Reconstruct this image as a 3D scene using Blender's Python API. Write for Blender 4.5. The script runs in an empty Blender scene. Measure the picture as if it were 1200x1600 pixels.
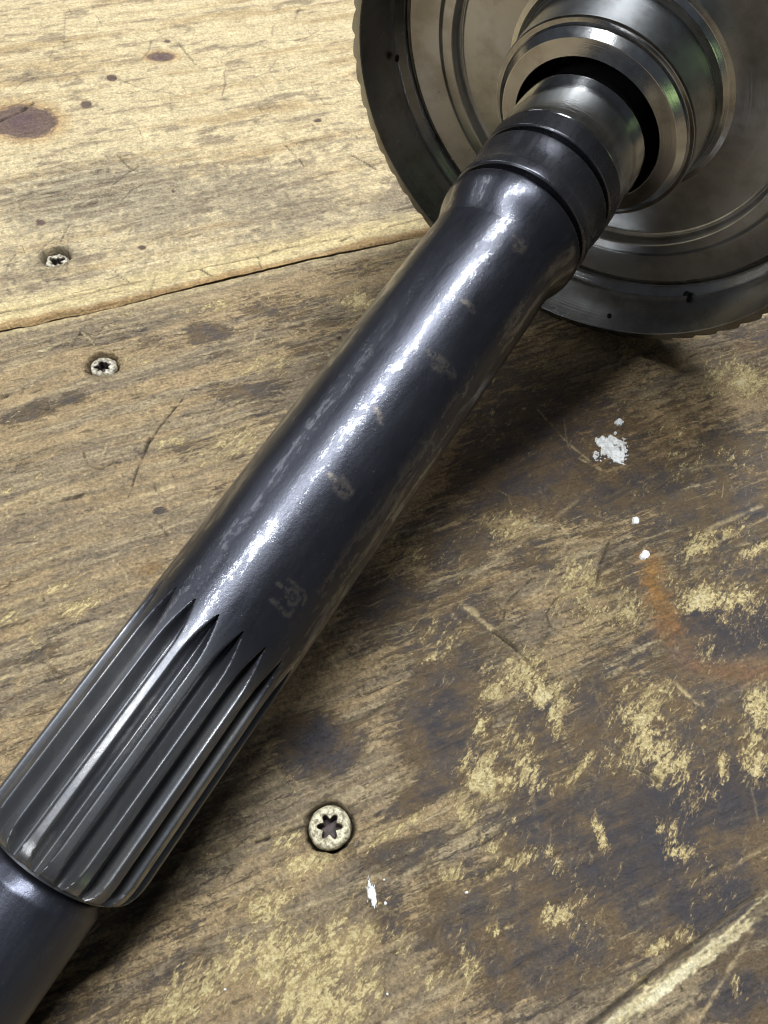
import bpy, math, random
import numpy as np
from mathutils import Matrix, Vector

# ------------------------------------------------------------------ scale and camera
U = 0.015                      # one model unit (the shaft's radius) in metres
F, CX, CY = 1200.0, 600.0, 800.0   # focal length and centre of the 1200 x 1600 photograph
TILT, ROLL, HCAM = math.radians(34), math.radians(-5), 10.7584

up = np.array([-math.sin(ROLL) * math.sin(TILT), -math.cos(ROLL) * math.sin(TILT), -math.cos(TILT)])
yw = np.array([0, 0, 1.0]) - up[2] * up
yw /= np.linalg.norm(yw)
xw = np.cross(yw, up)
W = np.array([xw, yw, up])     # camera (x right, y down, z forward) -> world

scene = bpy.context.scene
col = scene.collection
cam_data = bpy.data.cameras.new("camera")
cam = bpy.data.objects.new("camera", cam_data)
col.objects.link(cam)
cam_data.sensor_fit = 'VERTICAL'
cam_data.sensor_height = 24
cam_data.sensor_width = 18
cam_data.lens = 24 * F / 1600
cam_data.clip_start = 0.005
cam_data.clip_end = 50
m = Matrix.Identity(4)
cx_, cy_, cz_ = W[:, 0], -W[:, 1], -W[:, 2]
for i in range(3):
    m[i][0], m[i][1], m[i][2] = cx_[i], cy_[i], cz_[i]
m[2][3] = HCAM * U
cam.matrix_world = m
cam_data.dof.use_dof = True
cam_data.dof.focus_distance = 10.9 * U
cam_data.dof.aperture_fstop = 18.0 / 0.5
scene.camera = cam

# ------------------------------------------------------------------ light
world = bpy.data.worlds.new("World")
scene.world = world
world.use_nodes = True
bg = world.node_tree.nodes["Background"]
bg.inputs[0].default_value = (0.78, 0.86, 1.0, 1)
bg.inputs[1].default_value = 0.07


def area(name, loc, target, sx, sy, power, color, roll_dir=None):
    d = bpy.data.lights.new(name, 'AREA')
    d.shape = 'RECTANGLE'
    d.size, d.size_y = sx, sy
    d.energy = power
    d.color = color
    o = bpy.data.objects.new(name, d)
    col.objects.link(o)
    z = (Vector(loc) - Vector(target)).normalized()
    y = Vector(roll_dir or (0, 0, 1))
    y = (y - z * y.dot(z)).normalized()
    x = y.cross(z)
    mm = Matrix.Identity(4)
    for k in range(3):
        mm[k][0], mm[k][1], mm[k][2], mm[k][3] = x[k], y[k], z[k], loc[k]
    o.matrix_world = mm
    return o


CEN = (0.0, 0.12, 0.03)
area("ceiling_tube_lamp", (-0.06, 0.27, 1.45), (-0.06, 0.27, 0), 0.055, 1.4, 45, (0.90, 0.95, 1.0), (0.80, 0.55, 0))
area("far_ceiling_tube_lamp", (0.36, 1.15, 1.45), (0.36, 1.15, 0), 0.06, 1.0, 26, (0.90, 0.95, 1.0), (0.25, 0.97, 0))
area("garage_door_daylight", (-1.5, 1.15, 1.45), CEN, 1.1, 0.7, 9, (0.90, 0.93, 1.0))
area("second_ceiling_lamp", (-1.25, -0.95, 1.0), CEN, 0.25, 0.5, 8, (0.95, 0.98, 1.0))
area("garden_window", (0.75, -1.8, 0.22), CEN, 0.25, 0.4, 0.45, (0.70, 1.0, 0.35))

scene.view_settings.view_transform = 'Standard'
scene.view_settings.look = 'None'
scene.view_settings.exposure = 0.0
scene.view_settings.gamma = 1.0
scene.render.engine = 'CYCLES'
scene.cycles.use_denoising = True
scene.cycles.filter_width = 1.0
scene.cycles.max_bounces = 6

# ------------------------------------------------------------------ measured geometry
A = np.array([1.231406, -3.189343, 11.127726])
D = np.array([0.5430272, -0.7877765, 0.2907399])
AW = W @ A + np.array([0, 0, HCAM])
DW = W @ D


def ray(u, v):
    return W @ np.array([(u - CX) / F, (v - CY) / F, 1.0])


def T(u, v):
    """photograph point -> point on the bench top (model units)"""
    q = ray(u, v)
    return (q * (HCAM / -q[2]))[:2]


# ------------------------------------------------------------------ node helpers
class NT:
    def __init__(self, name):
        self.mat = bpy.data.materials.new(name)
        self.mat.use_nodes = True
        self.t = self.mat.node_tree
        self.p = self.t.nodes["Principled BSDF"]

    def n(self, kind, **kw):
        nd = self.t.nodes.new(kind)
        for k, v in kw.items():
            setattr(nd, k, v)
        return nd

    def put(self, sock, v):
        if isinstance(v, bpy.types.NodeSocket):
            self.t.links.new(v, sock)
        else:
            sock.default_value = v

    def math(self, op, a, b=0.0, c=0.0, clamp=False):
        nd = self.n('ShaderNodeMath', operation=op, use_clamp=clamp)
        for i, v in enumerate((a, b, c)):
            self.put(nd.inputs[i], v)
        return nd.outputs[0]

    def noise(self, vec, scale, detail=3.0, rough=0.55, dist=0.0):
        nd = self.n('ShaderNodeTexNoise')
        self.put(nd.inputs['Vector'], vec)
        nd.inputs['Scale'].default_value = scale
        nd.inputs['Detail'].default_value = detail
        nd.inputs['Roughness'].default_value = rough
        nd.inputs['Distortion'].default_value = dist
        return nd.outputs['Fac']

    def ramp(self, v, lo, hi, a=0.0, b=1.0, smooth=True):
        nd = self.n('ShaderNodeMapRange')
        if smooth:
            nd.interpolation_type = 'SMOOTHSTEP'
        self.put(nd.inputs[0], v)
        for i, x in enumerate((lo, hi, a, b)):
            nd.inputs[i + 1].default_value = x
        return nd.outputs[0]

    def mix(self, f, a, b, mode='MIX'):
        nd = self.n('ShaderNodeMix', data_type='RGBA', blend_type=mode)
        self.put(nd.inputs[0], f)
        self.put(nd.inputs[6], a if isinstance(a, bpy.types.NodeSocket) else (*a, 1))
        self.put(nd.inputs[7], b if isinstance(b, bpy.types.NodeSocket) else (*b, 1))
        return nd.outputs[2]

    def vec(self, x, y, z):
        nd = self.n('ShaderNodeCombineXYZ')
        for i, v in enumerate((x, y, z)):
            self.put(nd.inputs[i], v)
        return nd.outputs[0]

    def bump(self, h, strength, dist, normal=None):
        nd = self.n('ShaderNodeBump')
        self.put(nd.inputs['Height'], h)
        self.put(nd.inputs['Strength'], strength)
        nd.inputs['Distance'].default_value = dist
        if normal is not None:
            self.put(nd.inputs['Normal'], normal)
        return nd.outputs[0]

    def obj(self, scale=1.0 / U):
        tc = self.n('ShaderNodeTexCoord')
        mp = self.n('ShaderNodeVectorMath', operation='SCALE')
        self.put(mp.inputs[0], tc.outputs['Object'])
        mp.inputs['Scale'].default_value = scale
        return mp.outputs[0]

    def polar(self):
        o = self.obj()
        sp = self.n('ShaderNodeSeparateXYZ')
        self.put(sp.inputs[0], o)
        x, y, z = sp.outputs
        r = self.math('SQRT', self.math('ADD', self.math('MULTIPLY', x, x), self.math('MULTIPLY', y, y)))
        a = self.math('ARCTAN2', y, x)
        return o, r, a, z

    def set(self, **kw):
        for k, v in kw.items():
            s = self.p.inputs[k.replace('_', ' ')]
            if isinstance(v, tuple) and len(v) == 3 and s.type == 'RGBA':
                v = (*v, 1)
            self.put(s, v)


# ------------------------------------------------------------------ materials
def mat_wood():
    n = NT("weathered_wood")
    o = n.obj()
    at = n.n('ShaderNodeAttribute', attribute_name='wood_colour')
    ax = n.n('ShaderNodeAttribute', attribute_name='wood_wear')
    sp = n.n('ShaderNodeSeparateXYZ')
    n.put(sp.inputs[0], ax.outputs['Vector'])
    grime, rag, bare = sp.outputs
    mp = n.n('ShaderNodeMapping')
    mp.inputs['Rotation'].default_value = (0, 0, -math.radians(27.1))
    n.put(mp.inputs['Vector'], o)
    mp2 = n.n('ShaderNodeMapping')
    mp2.inputs['Scale'].default_value = (0.16, 1, 1)
    n.put(mp2.inputs['Vector'], mp.outputs[0])
    grain = n.noise(mp2.outputs[0], 13, 6, 0.65, 0.3)
    speck = n.noise(o, 17, 6, 0.72)
    pores = n.noise(mp2.outputs[0], 42, 3, 0.6)
    big = n.noise(o, 2.3, 4, 0.6)
    f = n.math('ADD', n.math('MULTIPLY', n.math('SUBTRACT', grain, 0.5), 0.9),
               n.math('MULTIPLY', n.math('SUBTRACT', speck, 0.5), 2.1))
    f = n.math('ADD', f, n.math('MULTIPLY', n.math('SUBTRACT', big, 0.5), 0.5))
    gain = n.math('POWER', 3.2, f)
    gcol = n.vec(gain, gain, gain)
    c = n.mix(1.0, at.outputs['Color'], gcol, 'MULTIPLY')
    # dark pores and pits
    pit = n.ramp(speck, 0.37, 0.29)
    c = n.mix(n.math('MULTIPLY', pit, 0.6), c, (0.035, 0.026, 0.02))
    por = n.ramp(pores, 0.36, 0.26)
    c = n.mix(n.math('MULTIPLY', por, 0.35), c, (0.05, 0.035, 0.02))
    # fine grit trodden into the surface, thicker where the board is dirty
    gq = n.noise(mp2.outputs[0], 19, 8, 0.82, 0.5)
    gq2 = n.noise(o, 6.5, 9, 0.80, 0.6)
    grit = n.ramp(n.math('ADD', n.math('MULTIPLY', gq, 0.5), n.math('MULTIPLY', gq2, 0.5)), 0.50, 0.60)
    wgt = n.ramp(grime, -0.75, 0.15, 0.13, 0.74)
    keep0 = n.math('SUBTRACT', 1.0, n.math('MULTIPLY', at.outputs['Alpha'], 0.7))
    c = n.mix(n.math('MULTIPLY', n.math('MULTIPLY', grit, wgt), keep0), c, n.mix(n.ramp(gq2, 0.5, 0.7), (0.115, 0.088, 0.060), (0.060, 0.052, 0.050)))
    pale = n.ramp(n.math('ADD', n.math('MULTIPLY', gq, 0.5), n.math('MULTIPLY', gq2, 0.5)), 0.455, 0.37)
    c = n.mix(n.math('MULTIPLY', n.math('MULTIPLY', pale, 0.5), keep0), c, (0.56, 0.45, 0.27))
    # ground-in grime and the raw wood scuffed through it, both with ragged edges
    mp3 = n.n('ShaderNodeMapping')
    mp3.inputs['Rotation'].default_value = (0, 0, -math.radians(58))
    n.put(mp3.inputs['Vector'], o)
    mp4 = n.n('ShaderNodeMapping')
    mp4.inputs['Scale'].default_value = (0.38, 1, 1)
    n.put(mp4.inputs['Vector'], mp3.outputs[0])
    scuff = n.math('ADD', n.math('MULTIPLY', n.noise(mp4.outputs[0], 6.5, 8, 0.74, 0.5), 0.45), n.math('MULTIPLY', n.noise(mp4.outputs[0], 19, 6, 0.74, 0.6), 0.55))
    fleck = n.noise(o, 24, 5, 0.75)
    keep = n.math('SUBTRACT', 1.0, at.outputs['Alpha'])
    gr = n.math('ADD', grime, n.math('ADD', n.math('MULTIPLY', n.math('SUBTRACT', 0.5, n.noise(mp2.outputs[0], 10, 8, 0.76, 0.6)), 2.6), n.math('MULTIPLY', n.math('SUBTRACT', fleck, 0.5), 1.2)))
    gmask = n.ramp(gr, 0.25, 0.55)
    gdeep = n.ramp(gr, 0.80, 1.30)
    gcolr = n.mix(n.ramp(big, 0.40, 0.60), (0.108, 0.073, 0.042), (0.054, 0.046, 0.046))
    gcolr = n.mix(n.ramp(scuff, 0.52, 0.66), gcolr, (0.21, 0.155, 0.095))
    gcolr = n.mix(1.0, gcolr, n.vec(n.math('POWER', 9.0, n.math('SUBTRACT', fleck, 0.48)), n.math('POWER', 9.0, n.math('SUBTRACT', fleck, 0.48)), n.math('POWER', 9.0, n.math('SUBTRACT', fleck, 0.48))), 'MULTIPLY')
    c = n.mix(n.math('MULTIPLY', n.math('MULTIPLY', gmask, 0.86), keep), c, gcolr)
    c = n.mix(n.math('MULTIPLY', n.math('MULTIPLY', gdeep, 0.65), keep), c, (0.040, 0.040, 0.050))
    br = n.math('ADD', bare, n.math('ADD', n.math('MULTIPLY', n.math('SUBTRACT', scuff, 0.505), 6.6), n.math('MULTIPLY', n.math('SUBTRACT', fleck, 0.5), 1.1)))
    btan = n.math('MULTIPLY', n.ramp(br, 0.25, 0.60), keep)
    bmask = n.math('MULTIPLY', n.ramp(br, 0.62, 0.78), keep)
    bhot = n.math('MULTIPLY', n.ramp(br, 1.15, 1.65), keep)
    c = n.mix(n.math('MULTIPLY', btan, 0.6), c, (0.33, 0.235, 0.11))
    c = n.mix(n.math('MULTIPLY', bmask, 0.9), c, n.mix(n.ramp(fleck, 0.36, 0.64), (0.40, 0.29, 0.125), (0.72, 0.60, 0.31)))
    c = n.mix(n.math('MULTIPLY', bhot, 0.6), c, (0.76, 0.68, 0.42))
    # hairline scratches, dark and pale, in three directions
    for ang_, k_, pale_ in ((12, 0.05, False), (75, 0.045, True), (118, 0.06, False), (50, 0.05, True)):
        ma = n.n('ShaderNodeMapping')
        ma.inputs['Rotation'].default_value = (0, 0, -math.radians(ang_))
        n.put(ma.inputs['Vector'], o)
        mb = n.n('ShaderNodeMapping')
        mb.inputs['Scale'].default_value = (k_, 1, 1)
        n.put(mb.inputs['Vector'], ma.outputs[0])
        hl = n.noise(mb.outputs[0], 11, 2, 0.5, 0.15)
        hm = n.math('MULTIPLY', n.ramp(hl, 0.735, 0.76), n.ramp(n.noise(o, 1.1, 2, 0.5), 0.42, 0.56))
        c = n.mix(n.math('MULTIPLY', hm, 0.6), c, (0.45, 0.36, 0.22) if pale_ else (0.045, 0.034, 0.026))
    # cracks between early and late wood
    ck = n.ramp(n.noise(mp2.outputs[0], 7.5, 4, 0.6, 0.2), 0.335, 0.305)
    c = n.mix(n.math('MULTIPLY', ck, 0.5), c, (0.05, 0.036, 0.024))
    gloss = n.math('MULTIPLY', n.math('MULTIPLY', n.math('ADD', n.math('MULTIPLY', gmask, 0.55), n.math('MULTIPLY', gdeep, 0.4)), keep), n.math('SUBTRACT', 1.0, bmask))
    n.set(Base_Color=c)
    n.set(Roughness=n.math('SUBTRACT', n.math('ADD', 0.60, n.math('MULTIPLY', speck, 0.25)), n.math('MULTIPLY', gloss, 0.30)))
    n.p.inputs['Specular IOR Level'].default_value = 0.22
    hh = n.math('ADD', n.math('ADD', speck, n.math('MULTIPLY', grain, 0.6)), n.math('MULTIPLY', n.math('SUBTRACT', n.math('MULTIPLY', gmask, 0.35), n.math('MULTIPLY', bmask, 0.6)), keep))
    b = n.bump(hh, 1.0, 0.075 * U)
    b = n.bump(n.math('ADD', n.noise(o, 55, 4, 0.7), n.math('MULTIPLY', scuff, 0.8)), 0.7, 0.022 * U, b)
    n.set(Normal=b)
    return n.mat


def mat_black_steel(name, base=(0.085, 0.088, 0.10), marks=False, r0=0.30, film=1.0, worn=0.0, bmp=0.16, bright=None):
    """oil-blackened steel with a broken film of oil"""
    n = NT(name)
    o, r, a, z = n.polar()
    cyl = n.vec(n.math('MULTIPLY', a, 3.2), n.math('MULTIPLY', z, 0.75), 0.0)
    c1 = n.noise(n.vec(n.math('COSINE', a), n.math('SINE', a), n.math('MULTIPLY', z, 0.28)), 2.0, 5, 0.6)
    c2 = n.noise(n.vec(n.math('COSINE', a), n.math('SINE', a), n.math('MULTIPLY', z, 0.22)), 7.0, 5, 0.65, 0.4)
    fine = n.noise(o, 34, 3, 0.6)
    colr = n.mix(n.ramp(c1, 0.35, 0.65), base, tuple(b * 1.35 for b in base))
    if marks:
        at = n.n('ShaderNodeAttribute', attribute_name='etch_marks')
        etch = n.math('MULTIPLY', at.outputs['Fac'], n.ramp(n.noise(o, 14, 4, 0.7), 0.35, 0.55))
        colr = n.mix(n.math('MULTIPLY', etch, 0.30), colr, (0.30, 0.25, 0.19))
    if bright:      # paler base set along the splines to brighten reflected lines, plus wear
        zf = n.ramp(z, -5.75, -6.9)
        colr = n.mix(zf, colr, bright)
        worn = n.math('MULTIPLY', zf, worn)
        film = n.math('SUBTRACT', film, n.math('MULTIPLY', zf, 0.35))
    if worn:
        colr = n.mix(n.math('MULTIPLY', n.ramp(c2, 0.45, 0.62), worn), colr, (0.30, 0.285, 0.26))
    rough = n.ramp(c2, 0.34, 0.66, r0 + 0.06, r0 - 0.04)
    rough = n.math('ADD', rough, n.math('MULTIPLY', n.math('SUBTRACT', fine, 0.5), 0.12))
    dust = n.ramp(n.noise(o, 30, 3, 0.6), 0.70, 0.74)
    colr = n.mix(n.math('MULTIPLY', dust, 0.5), colr, (0.26, 0.245, 0.22))
    scr = n.ramp(n.noise(n.vec(n.math('MULTIPLY', a, 14.0), n.math('MULTIPLY', z, 1.1), 0.0), 1.6, 5, 0.7, 0.6), 0.66, 0.72)
    colr = n.mix(n.math('MULTIPLY', scr, 0.25), colr, (0.20, 0.195, 0.19))
    n.set(Base_Color=colr, Metallic=0.85, Roughness=rough)
    b = n.bump(n.noise(o, 22, 3, 0.65), bmp, 0.012 * U)
    turn = n.noise(n.vec(n.math('MULTIPLY', a, 0.4), n.math('MULTIPLY', z, 42.0), 0.0), 1.0, 2, 0.6)
    b = n.bump(turn, 0.10, 0.006 * U, b)
    b = n.bump(n.noise(o, 75, 2, 0.6), 0.22, 0.005 * U, b)
    if bright:
        b = n.bump(n.noise(o, 22, 3, 0.65), 0.07, 0.012 * U)
    n.set(Normal=b)
    # oil film: patches drawn out along the shaft, with crisp edges
    fm = n.math('ADD', n.math('MULTIPLY', c2, 0.65), n.math('MULTIPLY', n.noise(o, 9, 5, 0.7), 0.35))
    film_m = n.ramp(fm, 0.515, 0.532)
    n.set(Coat_Weight=n.math('MULTIPLY', n.math('MULTIPLY_ADD', film_m, 0.88, 0.12), film))
    n.set(Coat_Roughness=n.ramp(n.noise(o, 3.5, 4, 0.65), 0.40, 0.60, 0.05, 0.16))
    sp = n.noise(o, 26, 2, 0.5)
    cb = n.bump(sp, bmp * 1.7, 0.012 * U)
    n.set(Coat_Normal=n.bump(n.noise(o, 70, 2, 0.6), bmp * 1.6, 0.006 * U, cb))
    return n.mat


def mat_steel(name, base=(0.34, 0.32, 0.285), rough=0.30, aniso=0.7, rings=True, dirt=0.6):
    """bright turned steel with faint tool rings and handling stains"""
    n = NT(name)
    o, r, a, z = n.polar()
    st = n.noise(o, 1.6, 5, 0.65)
    fn = n.noise(o, 30, 3, 0.6)
    c = n.mix(n.math('MULTIPLY', n.ramp(st, 0.42, 0.68), dirt), base, tuple(b * k for b, k in zip(base, (0.55, 0.50, 0.44))))
    c = n.mix(n.ramp(fn, 0.62, 0.75, 0, 0.25), c, (0.10, 0.085, 0.07))
    n.set(Base_Color=c, Metallic=1.0)
    n.set(Roughness=n.math('ADD', rough, n.math('MULTIPLY', n.math('SUBTRACT', n.noise(o, 5, 5, 0.7), 0.5), 0.22)))
    n.set(Anisotropic=aniso)
    tg = n.n('ShaderNodeTangent', direction_type='RADIAL', axis='Z')
    n.set(Tangent=tg.outputs[0])
    ring = n.noise(n.vec(n.math('MULTIPLY', r, 26.0), n.math('MULTIPLY', z, 26.0), n.math('MULTIPLY', a, 0.15)), 1.0, 3, 0.6)
    b = n.bump(ring, 0.22 if rings else 0.05, 0.010 * U)
    b = n.bump(n.noise(o, 25, 3, 0.6), 0.10, 0.008 * U, b)
    n.set(Normal=b)
    return n.mat


def mat_simple(name, c, rough=0.6, metal=0.0, var=0.5, scale=12, bump=0.4, c2=None):
    n = NT(name)
    o = n.obj()
    a = n.noise(o, scale, 5, 0.7)
    n.set(Base_Color=n.mix(n.ramp(a, 0.38, 0.62), tuple(x * (1 - var) for x in c) if c2 is None else c2, c))
    n.set(Roughness=rough, Metallic=metal)
    n.set(Normal=n.bump(a, bump, 0.03 * U))
    return n.mat


M_WOOD = mat_wood()
M_BARREL = mat_black_steel("blackened_steel_barrel", (0.034, 0.035, 0.043), marks=True, film=0.9, r0=0.33)
M_BLACK = mat_black_steel("blackened_steel", film=0.8)
M_COLLAR = mat_black_steel("blackened_steel_collar", base=(0.066, 0.067, 0.076), r0=0.27, film=0.4)
M_SPLINE = mat_black_steel("blackened_steel_spline", base=(0.034, 0.035, 0.043), r0=0.33, film=0.9, worn=0.30, bmp=0.16, bright=(0.12, 0.122, 0.13))
M_END = mat_black_steel("blackened_steel_end", base=(0.055, 0.057, 0.072), r0=0.34, film=0.0)
M_JOURNAL = mat_steel("polished_journal_steel", (0.60, 0.61, 0.62), 0.10, 0.0, False, 0.4)
M_GEAR = mat_steel("turned_gear_steel", (0.58, 0.595, 0.61), 0.32, 0.8, True, 0.5)
M_HUB = mat_steel("hub_steel", (0.55, 0.565, 0.58), 0.20, 0.35)
M_RIM = mat_steel("rim_steel", (0.31, 0.32, 0.33), 0.24, 0.7)
M_DARK = mat_simple("dark_bore", (0.014, 0.013, 0.013), 0.55, 0.3, 0.5, 4, 0.1)  # near-black, for the inside of the bore, inner shaft and rim holes
M_SCREW = mat_simple("crusted_screw_head", (0.56, 0.51, 0.35), 0.5, 0.25, 0.5, 15, 0.9, (0.16, 0.13, 0.08))
M_SCREW_PALE = mat_simple("pale_crusted_screw_head", (0.50, 0.455, 0.35), 0.6, 0.1, 0.5, 11, 1.0, (0.13, 0.105, 0.07))
M_RUST = mat_simple("rusty_recess", (0.075, 0.055, 0.048), 0.7, 0.2, 0.6, 10, 0.8)
M_PAINT = mat_simple("dried_white_paint", (0.76, 0.755, 0.73), 0.6, 0.0, 0.2, 11, 1.0, (0.50, 0.485, 0.44))


# ------------------------------------------------------------------ mesh helpers
def make(name, verts, faces, mat, parent=None, smooth=True, mats=None, fmat=None, sharp=None):
    me = bpy.data.meshes.new(name)
    v = np.asarray(verts, dtype=np.float32) * U
    if isinstance(faces, np.ndarray) and faces.ndim == 2:
        nf, k = faces.shape
        me.vertices.add(len(v))
        me.vertices.foreach_set('co', v.ravel())
        me.loops.add(nf * k)
        me.loops.foreach_set('vertex_index', faces.astype(np.int32).ravel())
        me.polygons.add(nf)
        me.polygons.foreach_set('loop_start', np.arange(nf, dtype=np.int32) * k)
        me.update(calc_edges=True)
    else:
        me.from_pydata([tuple(map(float, p)) for p in v], [], [tuple(map(int, f)) for f in faces])
    for mm in (mats or [mat]):
        me.materials.append(mm)
    if fmat is not None:
        me.polygons.foreach_set('material_index', np.asarray(fmat, dtype=np.int32))
    if smooth:
        me.polygons.foreach_set('use_smooth', np.ones(len(me.polygons), dtype=bool))
        if sharp is not None:
            me.set_sharp_from_angle(angle=math.radians(sharp))
    me.validate()
    o = bpy.data.objects.new(name, me)
    col.objects.link(o)
    if parent is not None:
        o.parent = parent
    return o


def grid_faces(nu, nv, wrap=False):
    """quads of a (nu rows) x (nv columns) lattice; wrap closes the columns"""
    i = np.arange(nu - 1)[:, None]
    j = np.arange(nv if wrap else nv - 1)[None, :]
    j2 = (j + 1) % nv
    a, b, c, d = i * nv + j, i * nv + j2, (i + 1) * nv + j2, (i + 1) * nv + j
    return np.stack([a + 0 * b, b + 0 * a, c, d], -1).reshape(-1, 4)


def bevel_profile(pr, w=0.012):
    """soften each corner of a turned profile with a two-point chamfer"""
    out = [pr[0]]
    for i in range(1, len(pr) - 1):
        p, a, b = np.array(pr[i]), np.array(pr[i - 1]), np.array(pr[i + 1])
        la, lb = np.linalg.norm(a - p), np.linalg.norm(b - p)
        ca = (a - p) @ (b - p) / (la * lb + 1e-9)
        if ca < -0.94:
            out.append(pr[i])
            continue
        k = min(w, la * 0.24, lb * 0.24)
        da, db = (a - p) / la, (b - p) / lb
        out += [tuple(p + da * k * 1.8), tuple(p + da * k), tuple(p + da * k * .3 + db * k * .3), tuple(p + db * k), tuple(p + db * k * 1.8)]
    out.append(pr[-1])
    return out


def lathe(name, pr, mat, parent, segs=256, w=0.012, sharp=38, flip=False):
    pr = bevel_profile(pr, w)
    th = np.linspace(0, 2 * np.pi, segs, endpoint=False)
    s = np.array([p[0] for p in pr])
    r = np.array([p[1] for p in pr])
    V = np.stack([r[:, None] * np.cos(th), r[:, None] * np.sin(th), s[:, None] + 0 * th], -1).reshape(-1, 3)
    f = grid_faces(len(pr), segs, True)
    if flip:
        f = f[:, ::-1]
    return make(name, V, f, mat, parent, True, sharp=sharp)


def empty(name, loc=(0, 0, 0)):
    o = bpy.data.objects.new(name, None)
    o.empty_display_size = 0.02
    col.objects.link(o)
    o.location = loc
    return o


# ------------------------------------------------------------------ numeric noise for the wood
def hash2(ix, iy, seed):
    h = (ix * 374761393 + iy * 668265263 + seed * 1442695041) & 0xFFFFFFFF
    h = ((h ^ (h >> 13)) * 1274126177) & 0xFFFFFFFF
    h = (h ^ (h >> 16)) & 0xFFFF
    return h.astype(np.float32) / 65535.0


def vnoise(x, y, seed):
    fx, fy = np.floor(x), np.floor(y)
    ix, iy = fx.astype(np.int64), fy.astype(np.int64)
    tx, ty = (x - fx).astype(np.float32), (y - fy).astype(np.float32)
    tx = tx * tx * (3 - 2 * tx)
    ty = ty * ty * (3 - 2 * ty)
    a, b = hash2(ix, iy, seed), hash2(ix + 1, iy, seed)
    c, d = hash2(ix, iy + 1, seed), hash2(ix + 1, iy + 1, seed)
    return a + (b - a) * tx + (c - a) * ty + (a - b - c + d) * tx * ty


def fbm(x, y, seed, octs=4, gain=0.55):
    t, amp, tot, k = 0, 1.0, 0.0, 1.0
    for i in range(octs):
        ang = 0.6 * i
        ca, sa = math.cos(ang) * k, math.sin(ang) * k
        t = t + amp * vnoise(x * ca - y * sa + 17.3 * i, x * sa + y * ca + 5.1 * i, seed + i)
        tot += amp
        amp *= gain
        k *= 2.03
    return t / tot


def sstep(x, a, b):
    t = np.clip((x - a) / (b - a), 0, 1)
    return t * t * (3 - 2 * t)


def lerp(c, col_, m):
    return c + (np.array(col_, dtype=np.float32) - c) * m[:, None]


PA = math.radians(27.1)
PC, PS = math.cos(PA), math.sin(PA)


def blob(P, px, py, rx, ry, ang=0.0):
    """soft elliptical field (1 in the middle, 0 past the edge), measured on the photograph"""
    c = T(px, py)
    a = math.radians(ang)
    e1 = T(px + rx * math.cos(a), py - rx * math.sin(a)) - c
    e2 = T(px + ry * math.sin(a), py + ry * math.cos(a)) - c
    inv = np.linalg.inv(np.array([e1, e2]).T)
    q = (P - c) @ inv.T
    d = np.sqrt((q ** 2).sum(1))
    return np.clip(1.35 - d, 0, 1.0) if True else d


def line(P, pts, w):
    """distance field of a polyline: 1 on the line, 0 at w photograph pixels from it"""
    q = [T(*p) for p in pts]
    best = np.full(len(P), 1e9, dtype=np.float32)
    for (a, b), pa in zip(zip(q[:-1], q[1:]), pts):
        ab = b - a
        t = np.clip(((P - a) @ ab) / (ab @ ab), 0, 1)
        dd = np.linalg.norm(P - a - t[:, None] * ab, axis=1)
        best = np.minimum(best, dd)
    mid = pts[len(pts) // 2]
    sc = np.linalg.norm(T(mid[0] + 5, mid[1]) - T(mid[0] - 5, mid[1])) / 10
    return np.clip(1 - best / (w * sc), 0, 1), best


SCREWS = [(515, 1292), (160, 571), (88, 404)]

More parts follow.
